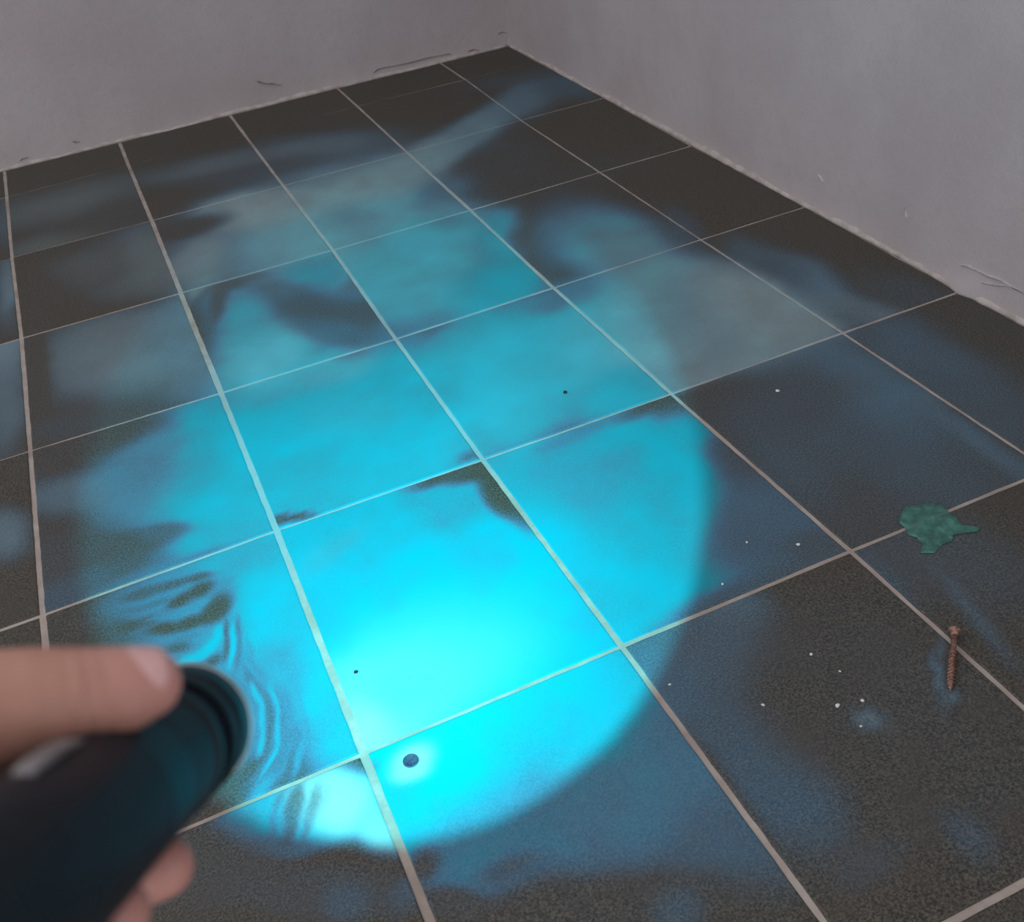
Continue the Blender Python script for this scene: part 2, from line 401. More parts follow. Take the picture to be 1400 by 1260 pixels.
    (0.215, -2.192, 2.441e+04, -1.918e+04, 1.802e+04, 1.6, 0.22, None, (0, 4)),
    (0.254, -2.065, 7.729e+04, 1.537e+04, 3741, 1.6, 0.36, None, (0, 4)),
    (0.258, -2.124, 8.539e+04, -5811, 1245, 1.6, 0.36, None, (0, 4)),
    (0.245, -2.175, 6.295e+04, -2.788e+04, 1.348e+04, 1.6, 0.36, None, (0, 4)),
    (0.220, -2.216, 4.211e+04, -3.25e+04, 2.716e+04, 1.6, 0.36, None, (0, 4)),
    (0.240, -2.084, 1.106e+05, 5771, 1850, 1.6, 0.72, None, (0, 4)),
    (0.237, -2.128, 1.05e+05, -1.859e+04, 4536, 1.6, 0.72, None, (0, 4)),
    (0.224, -2.169, 7.671e+04, -3.708e+04, 1.977e+04, 1.6, 0.72, None, (0, 4)),
    (0.263, -2.088, 8.016e+04, 1.381e+04, 3119, 1.6, 0.45, None, (0, 4)),
    (0.265, -2.142, 8.587e+04, -8116, 1808, 1.6, 0.45, None, (0, 4)),
    (0.253, -2.188, 6.503e+04, -2.814e+04, 1.36e+04, 1.6, 0.45, None, (0, 4)),
    (0.231, -2.225, 4.106e+04, -3.279e+04, 2.89e+04, 1.6, 0.45, None, (0, 4)),
    (0.256, -2.108, 1.511e+05, -5360, 1361, 1.6, 0.72, None, (0, 4)),
    (0.249, -2.153, 1.345e+05, -3.625e+04, 1.119e+04, 1.6, 0.72, None, (0, 4)),
    (0.231, -2.194, 9.073e+04, -5.588e+04, 3.613e+04, 1.6, 0.72, None, (0, 4)),
    (0.278, -2.096, 5.24e+04, 6079, 1333, 1.6, 0.58, None, (0, 4)),
    (0.278, -2.153, 5.324e+04, -8386, 2304, 1.6, 0.58, None, (0, 4)),
    (0.264, -2.200, 4.199e+04, -1.829e+04, 9419, 1.6, 0.58, None, (0, 4)),
    (0.207, -2.195, 9715, -4871, 6092, 1.6, 0.1, None, (0, 4)),
    (0.186, -2.215, 6279, -4182, 8288, 1.6, 0.1, None, (0, 4)),
    (0.179, -2.219, 3695, -779.1, 5763, 1.6, 0.07, None, (0, 4)),
    (0.149, -2.224, 2318, -225.4, 6178, 1.6, 0.07, None, (0, 4)),
    (0.218, -2.231, 1.436e+04, -9951, 1.029e+04, 1.6, 0.62, None, (0, 4)),
    (0.277, -2.064, 1903, 44.45, 866.3, 1.1, 0.55, None, (0, 4)),
    (0.259, -2.283, 131.8, 87.16, 573.8, 3.0, 0.8, None, (0, 5)),
    (0.199, -2.261, 1521, 117.5, 1452, 2.0, 0.66, None, (0, 5)),
    (0.283, -2.275, 629.4, 123.8, 444.4, 2.0, 0.98, 0.85, (0, 5)),  # hot spot's white painted in as chalk
    (0.317, -2.340, 1786, 335.4, 843.6, 2.0, 0.95, 0.6, (0, 5)),
    (0.237, -2.272, 1.486e+04, -8704, 6021, 1.5, 0.3, None, (0, 5)),
    (0.258, -2.272, 3.471e+04, -2.304e+04, 1.694e+04, 1.5, 0.45, None, (0, 5)),
    (0.213, -2.305, 2048, 3144, 1.093e+04, 1.5, 0.3, None, (0, 5)),
    (0.128, -2.298, 290.1, 126.3, 313.8, 2.5, 0.06, None, (0, 5)),
    (0.228, -2.374, 383.7, 426, 725, 2.5, 0.08, None, (0, 5)),
    (0.256, -2.411, 2419, 454.4, 2086, 1.5, 0.2, None, (0, 5)),
    (0.317, -2.438, 1767, -47.92, 2581, 1.5, 0.24, None, (0, 5)),
    (-0.028, -0.828, 697.4, -10.45, 12.35, 2.0, 0.46, 0.55, (-1, 2)),
    (-0.038, -1.172, 917.1, 9.211, 51.56, 1.5, 0.3, 0.4, (-1, 2)),
    (-0.052, -1.565, 613.6, 119.2, 219.3, 2.0, 0.34, 0.45, (-1, 3)),
    (-0.014, -0.602, 1581, -21, 36.05, 1.5, 0.4, 0.5, (-1, 1)),
    (-0.010, -0.169, 1596, -13.87, 37.63, 1.5, 0.18, 0.2, (-1, 0)),
    (0.245, -2.258, 3.447e+04, -2.163e+04, 1.732e+04, 1.6, 0.22, None, (0, 5)),
    (0.229, -2.285, 4.762e+04, -2.035e+04, 1.177e+04, 1.6, 0.22, None, (0, 5)),
    (0.257, -2.265, 7.178e+04, -4.608e+04, 3.337e+04, 1.6, 0.4, None, (0, 5)),
    (0.242, -2.290, 9.512e+04, -4.35e+04, 2.416e+04, 1.6, 0.4, None, (0, 5)),
    (0.231, -2.256, 4.97e+04, -3.437e+04, 2.8e+04, 1.6, 0.45, None, (0, 5)),
    (0.216, -2.281, 7.096e+04, -3.258e+04, 1.927e+04, 1.6, 0.45, None, (0, 5)),
    (0.270, -2.267, 4.854e+04, -3.539e+04, 3.008e+04, 1.6, 0.7, None, (0, 5)),
]

def vnoise(x, y, seed):
    xi = np.floor(x).astype(np.int64); yi = np.floor(y).astype(np.int64)
    fx = x-xi; fy = y-yi
    fx = fx*fx*(3-2*fx); fy = fy*fy*(3-2*fy)
    def h(a, b):
        v = (a*374761393 + b*668265263 + seed*974711) & 0x7fffffff
        v = ((v ^ (v >> 13))*1274126177) & 0x7fffffff
        return (v & 0xffff)/65535.0
    return (h(xi, yi)*(1-fx)+h(xi+1, yi)*fx)*(1-fy)+(h(xi, yi+1)*(1-fx)+h(xi+1, yi+1)*fx)*fy - 0.5

def fbm(x, y, seed, scale, octs=3):
    s = 0; amp = 1.0
    for o in range(octs):
        s = s + amp*vnoise(x*scale, y*scale, seed+o*17); scale *= 2.1; amp *= 0.5
    return s

def powder(x, y, cell=None):
    x = np.asarray(x, float); y = np.asarray(y, float)
    wx = x + 0.020*fbm(x, y, 3, 9) ; wy = y + 0.026*fbm(x, y, 91, 7)
    d = np.full(x.shape, 0.02); w = np.zeros(x.shape)
    for (px, py, a, b, c, hard, dv, wv, only) in PATCHES:
        if only is not None and only != cell: continue
        dx = wx-px; dy = wy-py
        q = np.clip(a*dx*dx+2*b*dx*dy+c*dy*dy, 0, 60)
        k = 0.5**np.clip(q**hard, 0, 60)
        if dv is not None: d = d*(1-k)+dv*k
        if wv is not None: w = w*(1-k)+wv*k
    d = d*(1+0.28*fbm(x, y, 55, 12, 4))
    return np.clip(d, 0, 1), np.clip(w, 0, 1)

def store_powder(me, cell=None):
    n = len(me.vertices); co = np.empty(n*3); me.vertices.foreach_get('co', co); co = co.reshape(-1, 3)
    d, w = powder(co[:, 0], co[:, 1], cell)
    at = me.attributes.new('powder', 'FLOAT_VECTOR', 'POINT')
    at.data.foreach_set('vector', np.c_[d, w, np.zeros(n)].astype(np.float32).ravel())

# ------------------------------------------------------------------ floor: grout bed and tiles
TW, TL = 0.33, 0.44789                      # tile pitch
WALL_X, WALL_Y = 1.570, 0.232            # faces of the two walls
KNOTS = {(0, 2): (0.0043, -0.8935), (1, 2): (0.33, -0.8954), (2, 2): (0.6632, -0.9016), (3, 2): (0.9893, -0.8979), (4, 2): (1.3194, -0.8932), (0, 3): (0.001, -1.3449), (1, 3): (0.3305, -1.352), (2, 3): (0.6595, -1.3547), (3, 3): (0.9861, -1.3489), (4, 3): (1.3186, -1.3406), (0, 4): (-0.0028, -1.7915), (1, 4): (0.3314, -1.7878), (2, 4): (0.6576, -1.7917), (3, 4): (0.9879, -1.7935), (4, 4): (1.3204, -1.7916), (1, 5): (0.3291, -2.2386), (2, 5): (0.6603, -2.2383), (3, 5): (0.9946, -2.2383), (0, 1): (0.0004, -0.4431), (1, 1): (0.3292, -0.4438), (2, 1): (0.6589, -0.4472), (4, 1): (1.318, -0.4345), (0, 0): (0.0018, 0.0005), (1, 0): (0.3264, 0.0052), (2, 0): (0.6556, 0.0091), (3, 0): (0.9926, 0.0165), (4, 0): (1.3319, 0.0102)}                          # joint crossings that sit off the regular grid
def knot(i, j):
    if (i, j) in KNOTS: return KNOTS[(i, j)]
    x, y = i*TW, -j*TL
    # nearest surveyed neighbour passes on its offset
    ii = min(max(i, 0), 4); jj = min(max(j, 0), 5)
    if (ii, jj) in KNOTS:
        kx, ky = KNOTS[(ii, jj)]
        x += (kx-ii*TW) if i == ii else 0.0
        y += (ky+jj*TL) if j == jj else 0.0
    return (x, y)

COLW = {0: 0.008, 1: 0.0094, 2: 0.0075, 3: 0.0068, 4: 0.0046}
ROWW = {0: 0.0032, 1: 0.0042, 2: 0.0046, 3: 0.005, 4: 0.0048, 5: 0.0058, 6: 0.008}
I0, I1, J0, J1 = -6, 5, -1, 9

x0, x1, y0, y1 = knot(I0, 0)[0], WALL_X+0.06, -J1*TL, WALL_Y+0.06
def bed():
    nx, ny = int((x1-x0)/0.02), int((y1-y0)/0.02)
    xs = np.linspace(x0, x1, nx+1); ys = np.linspace(y0, y1, ny+1)
    v = []; f = []
    for b in ys:
        for a in xs:
            v.append((a, b, -0.0012 + 0.0005*mnoise.noise((a*9, b*9, 2.0))))
    for r in range(ny):
        for c in range(nx):
            k = r*(nx+1)+c; f.append((k, k+1, k+nx+2, k+nx+1))
    base = len(v)
    v += [(x0, y0, -0.06), (x1, y0, -0.06), (x1, y1, -0.06), (x0, y1, -0.06)]
    f.append((base+3, base+2, base+1, base))
    a, b2, c2, d2 = 0, nx, (ny+1)*(nx+1)-1, ny*(nx+1)
    f.append(tuple([base, base+1]+[c for c in range(nx, -1, -1)]))
    f.append(tuple([base+1, base+2]+[r*(nx+1)+nx for r in range(ny, -1, -1)]))
    f.append(tuple([base+2, base+3]+[ny*(nx+1)+c for c in range(0, nx+1)]))
    f.append(tuple([base+3, base]+[r*(nx+1) for r in range(0, ny+1)]))
    me = py_mesh('floor', v, f, True)
    store_powder(me)
    return me
floor = tag(link('floor', bed(), GROUT), 'dark tiled floor with beige grout joints', kind='structure')

HEIGHT = {(1, 5): 0.0008, (2, 5): 0.0006, (1, 4): 0.0004, (2, 4): 0.0, (0, 4): 0.0, (3, 4): 0.0, (3, 5): 0.0004, (0, 5): 0.0}
FINE = {(0, 3), (0, 4), (0, 5), (1, 4), (1, 5), (1, 2)}
def tile_height(i, j):
    return HEIGHT.get((i, j), 0.0004*math.sin(i*12.9+j*78.2))

def build_tile(i, j):
    P = [Vector((*knot(i, j+1), 0)), Vector((*knot(i+1, j+1), 0)), Vector((*knot(i+1, j), 0)), Vector((*knot(i, j), 0))]  # near-left, near-right, far-right, far-left
    cl, cr = COLW.get(i, 0.008)/2, COLW.get(i+1, 0.008)/2
    rn, rf = ROWW.get(j+1, 0.008)/2, ROWW.get(j, 0.008)/2
    far_y = None
    nl, nr, fr, fl = P
    nl = nl+Vector((cl, rn, 0)); nr = nr+Vector((-cr, rn, 0)); fr = fr+Vector((-cr, -rf, 0)); fl = fl+Vector((cl, -rf, 0))
    if j == J0:
        fl.y = fr.y = WALL_Y-0.005
    if i == I1-1:
        nr.x = fr.x = WALL_X-0.005
    if fl.y-nl.y < 0.01 or nr.x-nl.x < 0.01: return
    near_view = -1 <= i <= 4 and -1 <= j <= 6
    W = (nr-nl).length; L = (fl-nl).length
    step = 0.0032 if (i, j) == (0, 4) else 0.0055 if (i, j) in FINE else (0.012 if near_view else 0.12)
    nx, ny = max(2, int(W/step)), max(2, int(L/step))
    h = tile_height(i, j)
    tx, ty = 0.0006*math.sin(i*3.1+j*5.3), 0.0006*math.sin(i*7.7+j*2.9)
    bev = 0.0018
    us = np.concatenate([[0], np.linspace(bev/W, 1-bev/W, nx+1), [1]])
    vs_ = np.concatenate([[0], np.linspace(bev/L, 1-bev/L, ny+1), [1]])
    v = []; f = []
    for b, vv in enumerate(vs_):
        for a, uu in enumerate(us):
            p = (nl*(1-uu)+nr*uu)*(1-vv)+(fl*(1-uu)+fr*uu)*vv
            z = h+tx*(uu-0.5)+ty*(vv-0.5)
            if a in (0, nx+2) or b in (0, ny+2):
                z -= 0.0009
                # slightly chipped, hand-cut edge
                k = 0.0009*mnoise.noise((p.x*45, p.y*45, i+7.3*j))
                p = p+Vector((k, k*0.7, 0))
            v.append((p.x, p.y, z))
    S = nx+3
    for b in range(ny+2):
        for a in range(nx+2):
            k = b*S+a; f.append((k, k+1, k+S+1, k+S))
    ring = [a for a in range(S)]+[b*S+S-1 for b in range(1, ny+3)]+[(ny+2)*S+a for a in range(S-2, -1, -1)]+[b*S for b in range(ny+1, 0, -1)]
    base = len(v)
    for r in ring: v.append((v[r][0], v[r][1], -0.006))
    m = len(ring)
    for k in range(m):
        k2 = (k+1) % m
        f.append((ring[k2], ring[k], base+k, base+k2))
    me = py_mesh('tile', v, f, False)
    store_powder(me, (i, j))
    link('tile', me, TILE, floor)
for j in range(J0, J1):
    for i in range(I0, I1):
        build_tile(i, j)

# ------------------------------------------------------------------ walls
def wall_mesh(name, length, height, thick, bulges, seed):
    """wall whose face is the plane y=0 (front towards -y), x 0..length, z 0..height, face slightly uneven"""
    xs = np.arange(0, length+1e-6, 0.03)
    zs = np.concatenate([[0, 0.004, 0.008, 0.013, 0.02, 0.03, 0.045, 0.07, 0.1], np.arange(0.15, height, 0.12), [height]])
    v = []; f = []
    for z in zs:
        for x in xs:
            y = 0.004*mnoise.noise((x*2.1, z*2.1, seed)) + 0.0022*mnoise.noise((x*9, z*9, seed+5))
            foot = math.exp(-z/0.02)
            y -= foot*(0.004+0.005*mnoise.noise((x*6.5, 1.7, seed+9))+0.003*mnoise.noise((x*23, 4.1, seed)))
            for (bx, bz, r, amp) in bulges:
                y -= amp*math.exp(-((x-bx)**2+(z-bz)**2)/(r*r))
            v.append((x, y, z))
    nx = len(xs); nz = len(zs)
    for b in range(nz-1):
        for a in range(nx-1):
            k = b*nx+a; f.append((k, k+1, k+nx+1, k+nx))
    base = len(v)
    L = xs[-1]
    v += [(0, thick, 0), (L, thick, 0), (L, thick, height), (0, thick, height)]
    f.append((base+1, base, base+3, base+2))
    f.append(tuple([base, base+1]+list(range(nx-1, -1, -1))))
    f.append(tuple([base+2, base+3]+list(range((nz-1)*nx, nz*nx))))
    f.append(tuple([base+3, base]+[b*nx for b in range(nz)]))
    f.append(tuple([base+1, base+2]+[b*nx+nx-1 for b in range(nz-1, -1, -1)]))
    return py_mesh(name, v, f, True)

WB0 = -2.00
wall_back = tag(link('wall_back', wall_mesh('wall_back', 3.66, 2.6, 0.12, [], 3.0), WALL), 'grey plastered wall along the far side of the floor', kind='structure')
wall_back.location = (WB0, WALL_Y+0.003, -0.001)
wall_right = tag(link('wall_right', wall_mesh('wall_right', 4.2, 2.6, 0.12, [(2.09, 0.004, 0.018, 0.012), (2.12, 0.02, 0.03, 0.005)], 11.0), WALL), 'grey plastered wall along the right side of the floor', kind='structure')
wall_right.location = (WALL_X+0.003, WALL_Y+0.07, -0.001)
wall_right.rotation_euler = (0, 0, -math.pi/2)

# marks and loose skim on the walls: thin relief, each its own piece
def ribbon(name, pts, width, proud, mat, parent, side):
    """strip along pts=(along, z) on a wall face; side: 'back' or 'right'"""
    v = []; f = []
    m = len(pts)
    for k, (a, z) in enumerate(pts):
        a2, z2 = pts[min(k+1, m-1)]; a1, z1 = pts[max(k-1, 0)]
        t = Vector((a2-a1, z2-z1)); t.normalize(); nrm = Vector((-t.y, t.x))
        w = width*(0.35 if k in (0, m-1) else 0.8+0.4*math.sin(k*2.3))/2
        for s, d in ((-1, 0.004), (-0.5, -proud), (0.5, -proud), (1, 0.004)):
            v.append((a+nrm.x*w*s, -0.002+d if d > 0 else -0.0035+d, z+nrm.y*w*s))
    for k in range(m-1):
        for q in range(3):
            f.append((k*4+q, k*4+q+1, k*4+q+5, k*4+q+4))
    f.append((0, 1, 2, 3)); e = (m-1)*4; f.append((e+3, e+2, e+1, e))
    return link(name, py_mesh(name, v, f, True), mat, parent)
DARK = plain('dark_scuff', (0.20, 0.17, 0.165), (0.28, 0.25, 0.24), 90, 0.9, spec=0.1)
SKIM = plain('pale_skim', (0.36, 0.33, 0.33), (0.46, 0.43, 0.42), 120, 0.9, bump=0.4, spec=0.1)
for name, pts, width, proud, mat, side in [
    ('scuff', [(2.7602, 0.0751), (2.772, 0.0691), (2.7881, 0.0621), (2.8073, 0.0576), (2.826, 0.0511)], 0.006, 0.0012, 'dark', 'back'),
    ('scuff', [(2.2043, 0.0339), (2.2134, 0.0305), (2.2236, 0.03)], 0.008, 0.0012, 'dark', 'back'),
    ('scuff', [(2.0515, 0.0175), (2.061, 0.0214), (2.0754, 0.022)], 0.006, 0.0012, 'dark', 'back'),
    ('crack', [(3.1147, 0.0205), (3.1306, 0.028), (3.1854, 0.0258), (3.2358, 0.0234), (3.2897, 0.0247), (3.3656, 0.0212), (3.3725, 0.0174)], 0.004, 0.001, 'dark', 'back'),
    ('crack', [(3.5372, 0.0443), (3.5505, 0.0481), (3.565, 0.0428)], 0.005, 0.001, 'dark', 'back'),
    ('crack', [(3.4293, 0.0138), (3.4498, 0.0161), (3.469, 0.0096)], 0.006, 0.001, 'dark', 'back'),
    ('skim_ridge', [(2.0825, 0.0467), (2.0975, 0.0514), (2.1232, 0.0523), (2.1453, 0.0519), (2.171, 0.0559), (2.2258, 0.0539)], 0.006, 0.0012, 'skim', 'right'),
    ('skim_ridge', [(2.0884, 0.0239), (2.1098, 0.0321), (2.1274, 0.0305), (2.1447, 0.0379), (2.173, 0.0459), (2.1895, 0.0529), (2.2224, 0.0551)], 0.006, 0.0012, 'skim', 'right'),
    ('scuff', [(1.6764, 0.0806), (1.6864, 0.0761), (1.6941, 0.0694)], 0.004, 0.0008, 'skim', 'right'),
    ('scuff', [(1.9321, 0.0996), (1.9354, 0.0908), (1.9386, 0.082)], 0.004, 0.0008, 'skim', 'right'),
]:
    ribbon(name, pts, width, proud, {'dark': DARK, 'skim': SKIM}[mat], wall_back if side == 'back' else wall_right, side)

# rough bead of skim along the foot of each wall
BEAD = plain('skim_bead', (0.33, 0.30, 0.285), (0.45, 0.42, 0.40), 35, 0.95, bump=0.6, spec=0.1)
def bead(parent, a0, a1, seed):
    v = []; f = []; n = int((a1-a0)/0.012)
    for k in range(n+1):
        a = a0+(a1-a0)*k/n
        h = 0.011+0.007*mnoise.noise((a*7, seed, 0.3))+0.004*mnoise.noise((a*31, seed, 2.3))
        d = 0.0075+0.0045*mnoise.noise((a*5, seed, 5.1))+0.0025*mnoise.noise((a*37, seed, 8.1))
        h = max(h, 0.004); d = max(d, 0.003)
        for (yy, zz) in ((0.004, 0.0), (-d, 0.0), (-d*0.95, h*0.35), (-d*0.6, h*0.8), (0.004, h)):
            v.append((a, yy, zz))
    for k in range(n):
        for q in range(4):
            b = k*5+q; f.append((b, b+1, b+6, b+5))
    f.append((4, 3, 2, 1, 0)); e = n*5; f.append((e, e+1, e+2, e+3, e+4))
    link('skim_bead', py_mesh('skim_bead', v, f, True), BEAD, parent)
bead(wall_back, 0.02, 3.56, 1.0)
bead(wall_right, 0.08, 4.15, 6.0)

# ------------------------------------------------------------------ things lying on the floor
def rest_z(i, j): return tile_height(i, j)+0.0006

# screw
RUST = plain('rusty_screw_steel', (0.13, 0.065, 0.045), (0.34, 0.21, 0.175), 260, 0.5, 0.55, 0.3)
def make_screw():
    head_p = Vector((1.0042, -2.4151, 0.0)); tip_p = Vector((0.9385, -2.4829, 0.0))
    L = (tip_p-head_p).length
    root = bpy.data.objects.new('screw', None); C.objects.link(root)
    z = rest_z(3, 5)
    a = math.asin((0.0075-0.0028)/L)
    direction = (tip_p-head_p).normalized()
    zax = Vector((direction.x*math.cos(a), direction.y*math.cos(a), -math.sin(a)))
    xax = zax.cross(Vector((0, 0, 1))).normalized(); yax = zax.cross(xax)
    m = Matrix((xax, yax, zax)).transposed().to_4x4(); m.translation = Vector((head_p.x, head_p.y, z+0.0078))
    root.matrix_world = m
    link('head', bm_mesh('head', lathe([(0.0, 0.0012), (0.0022, 0.0012), (0.0028, 0), (0.0070, 0.0), (0.0076, 0.0010), (0.0072, 0.0022), (0.0050, 0.0060), (0.0036, 0.0095), (0.0, 0.0095)], 32), True), RUST, root)
    link('shank', bm_mesh('shank', lathe([(0.0, 0.009), (0.0034, 0.0092), (0.0033, L*0.36), (0.0028, L*0.38), (0.0028, L*0.86), (0.0, L)], 24), True), RUST, root)
    # one helical thread
    v = []; f = []; turns = 13; seg = 16; z0, z1 = L*0.30, L*0.97
    n = turns*seg
    for k in range(n+1):
        t = k/n; zz = z0+(z1-z0)*t; an = 2*math.pi*k/seg
        rr = 0.0028 if t < 0.8 else 0.0028*(1-(t-0.8)/0.2*0.9)
        ro = rr+0.0021*min(1, t*8)*min(1, (1-t)*6+0.1)
        for r_, dz in ((rr-0.0004, -0.0011), (ro, 0.0), (rr-0.0004, 0.0011)):
            v.append((r_*math.cos(an), r_*math.sin(an), zz+dz))
    for k in range(n):
        b = k*3
        f += [(b, b+1, b+4, b+3), (b+1, b+2, b+5, b+4), (b+2, b, b+3, b+5)]
    f += [(0, 2, 1), (n*3, n*3+1, n*3+2)]
    link('thread', py_mesh('thread', v, f, True), RUST, root)
    return tag(root, 'rusty countersunk screw lying across a grout joint', 'screw')
make_screw()

# scrap of green film
def make_film():
    n = N('green_plastic_film')
    co = n.obj()
    a = n.noise(co, 70, 4, 0.6)
    col = n.mix(n.ramp(a, 0.35, 0.65), (0.05, 0.18, 0.155, 1), (0.08, 0.26, 0.215, 1))
    tr = n.new('ShaderNodeBsdfTransparent'); mx = n.new('ShaderNodeMixShader')
    n.set(Base_Color=col, Roughness=0.4)
    n.put(mx.inputs[0], n.math('ADD', n.math('MULTIPLY', n.ramp(a, 0.35, 0.7), 0.25), 0.40))
    n.link(tr.outputs[0], mx.inputs[1]); n.link(n.p.outputs[0], mx.inputs[2])
    n.link(mx.outputs[0], n.t.nodes['Material Output'].inputs['Surface'])
    outline = [(1.0924, -2.2153), (1.1096, -2.2041), (1.1297, -2.2131), (1.1501, -2.2218), (1.1496, -2.2336), (1.1467, -2.2462), (1.1497, -2.2575), (1.1444, -2.2707), (1.16, -2.2871), (1.1516, -2.2911), (1.1325, -2.2841), (1.1206, -2.2814), (1.1119, -2.2896), (1.0978, -2.2877), (1.0784, -2.2958), (1.064, -2.2872), (1.0772, -2.2753), (1.0797, -2.2611), (1.0731, -2.2503), (1.0796, -2.2405), (1.0799, -2.2266)]
    cx = sum(p[0] for p in outline)/len(outline); cy = sum(p[1] for p in outline)/len(outline)
    v = []; f = []; m = len(outline); rings = 6
    for r in range(rings):
        k = 1-r/rings
        for (x, y) in outline:
            px, py = (x-cx)*k, (y-cy)*k
            v.append((px, py, 0.0006+0.0030*abs(mnoise.noise((px*55, py*55, 4.0)))*(1 if r else 0.4)))
    v.append((0, 0, 0.0025))
    for r in range(rings-1):
        for k in range(m):
            k2 = (k+1) % m
            f.append((r*m+k, r*m+k2, (r+1)*m+k2, (r+1)*m+k))
    for k in range(m): f.append(((rings-1)*m+k, (rings-1)*m+(k+1) % m, rings*m))
    o = link('plastic_scrap', py_mesh('plastic_scrap', v, f, True), n.m)
    o.location = (cx, cy, 0.0009)
    s = o.modifiers.new('thickness', 'SOLIDIFY'); s.thickness = 0.0003
    return tag(o, 'scrap of translucent green plastic film lying across a grout joint', 'plastic scrap')
make_film()

# dark round disc in the beam
DISC = plain('dark_blue_disc', (0.015, 0.03, 0.075), (0.05, 0.07, 0.12), 300, 0.5, 0.0, 0.4)
dr = 0.0092
disc = link('round_disc', bm_mesh('round_disc', lathe([(0.0, 0.0), (dr*0.96, 0.0), (dr, 0.0008), (dr*0.97, 0.0017), (dr*0.86, 0.0019), (dr*0.78, 0.0011), (dr*0.4, 0.0009), (0.0, 0.0010)], 40), True), DISC)
disc.location = (*(0.3741, -2.2757), tile_height(1, 5)+0.0003)
tag(disc, 'small dark round disc ringed by pale powder in the torch beam', 'disc')

# crumbs
CRUMB = plain('pale_crumb', (0.5, 0.52, 0.52), (0.7, 0.7, 0.68), 200, 0.9, bump=0.4)
GRIT = plain('black_grit', (0.006, 0.008, 0.01), (0.02, 0.02, 0.022), 200, 0.9)
def crumb(name, x, y, r, mat, seed, label, group=None, cat='crumb', tall=0.6):
    bm = bmesh.new(); bmesh.ops.create_icosphere(bm, subdivisions=2, radius=r)
    for v in bm.verts:
        k = 1+0.45*mnoise.noise(v.co*(1.3/r)+Vector((seed*3.1, 0, 0)))
        v.co = Vector((v.co.x*k*1.25, v.co.y*k, max(v.co.z*k*tall, -r*0.35)))
    o = link(name, bm_mesh(name, bm), mat)
    o.location = (x, y, 0.0006+r*0.33); o.rotation_euler = (0, 0, seed*1.7)
    return tag(o, label, cat, group)
for k, (x, y, r, kind, label, group) in enumerate([(1.1295, -1.8804, 0.003, 'pale', 'single white crumb on the tile in front of the far right grey haze', None), (0.8254, -2.4364, 0.0022, 'pale', 'largest pale crumb, left of the pale smudge on the near dark tile', 'pale crumbs on the floor'), (0.8532, -2.4435, 0.0018, 'pale', 'small pale crumb just behind the pale smudge on the near dark tile', 'pale crumbs on the floor'), (0.8297, -2.4712, 0.0014, 'pale', 'tiny pale crumb lying on the pale smudge of the near dark tile', 'pale crumbs on the floor'), (0.7552, -2.3961, 0.0016, 'pale', 'lone pale crumb between the long grout joint and the pale smudge', 'pale crumbs on the floor'), (0.8456, -2.3603, 0.0018, 'pale', 'pale crumb farthest from the viewer on the near dark tile with the smudge', 'pale crumbs on the floor'), (0.858, -2.397, 0.0012, 'pale', 'faintest crumb on the near dark tile, midway between smudge and farthest crumb', 'pale crumbs on the floor'), (0.8908, -2.1574, 0.0016, 'pale', 'left one of two pale crumbs on the bluish tile between beam and joint crossing', 'pale crumbs on the floor'), (0.9447, -2.195, 0.0022, 'pale', 'right one of two pale crumbs on the bluish tile between beam and joint crossing', 'pale crumbs on the floor'), (0.8212, -2.2087, 0.0016, 'pale', 'pale crumb on the bluish tile close to the right edge of the beam', 'pale crumbs on the floor'), (0.6802, -2.3196, 0.0014, 'pale', 'pale crumb beside the joint just outside the lower right edge of the beam', 'pale crumbs on the floor'), (0.8449, -1.6954, 0.0034, 'dark', 'black speck of grit on the blue tile near the middle of the floor', None), (0.357, -2.1151, 0.0022, 'dark', 'tiny black grit speck beside the joint in the brightest part of the beam', None)]):
    crumb('plaster_crumb' if kind == 'pale' else 'grit_speck', x, y, r, CRUMB if kind == 'pale' else GRIT, k+1, label, group)

# ------------------------------------------------------------------ torch and hand share one frame: lens at the origin, +Z back along the barrel, +Y up
FRAME = Matrix([[0.925324, 0.332825, -0.181665, 0.258541], [-0.344311, 0.53685, -0.770222, -2.87064], [-0.158822, 0.775254, 0.611356, 0.771972], [0.0, 0.0, 0.0, 1.0]])
BLACK = plain('black_anodised_metal', (0.002, 0.005, 0.009), (0.004, 0.009, 0.015), 160, 0.36, 0.0, 0.0, 0.16)
STEEL = plain('bare_steel', (0.5, 0.48, 0.5), (0.66, 0.64, 0.66), 120, 0.28, 0.9)
RUBBER = plain('black_rubber', (0.012, 0.012, 0.014), (0.025, 0.025, 0.028), 200, 0.7)
def lens_mat():
    n = N('lit_lens')
    n.p.inputs['Emission Color'].default_value = (0.12, 0.85, 1.0, 1)
    n.p.inputs['Emission Strength'].default_value = 4.0
    g = n.noise(n.obj(), 60, 2, 0.5)
    return n.set(Base_Color=n.mix(g, (0.4, 0.7, 0.8, 1), (0.6, 0.85, 0.9, 1)), Roughness=0.1)
torch = bpy.data.objects.new('torch', None); C.objects.link(torch); torch.matrix_world = FRAME
tag(torch, 'small black metal torch held in the hand and lighting the floor', 'torch')
def part(name, prof, mat, seg=64, parent=None):
    return link(name, bm_mesh(name, lathe(prof, seg), False), mat, parent or torch)
def shade(o, ang=35):
    for p in o.data.polygons: p.use_smooth = True
    o.data.set_sharp_from_angle(angle=math.radians(ang)) if hasattr(o.data, 'set_sharp_from_angle') else None
    return o
R0 = 0.0150
shade(part('bezel', [(0.0126, 0.0012), (0.0130, -0.0012), (R0-0.0002, -0.0016), (R0+0.00015, -0.0008), (R0+0.00015, 0.0014), (R0-0.0012, 0.0018), (0.0126, 0.0012)], STEEL))
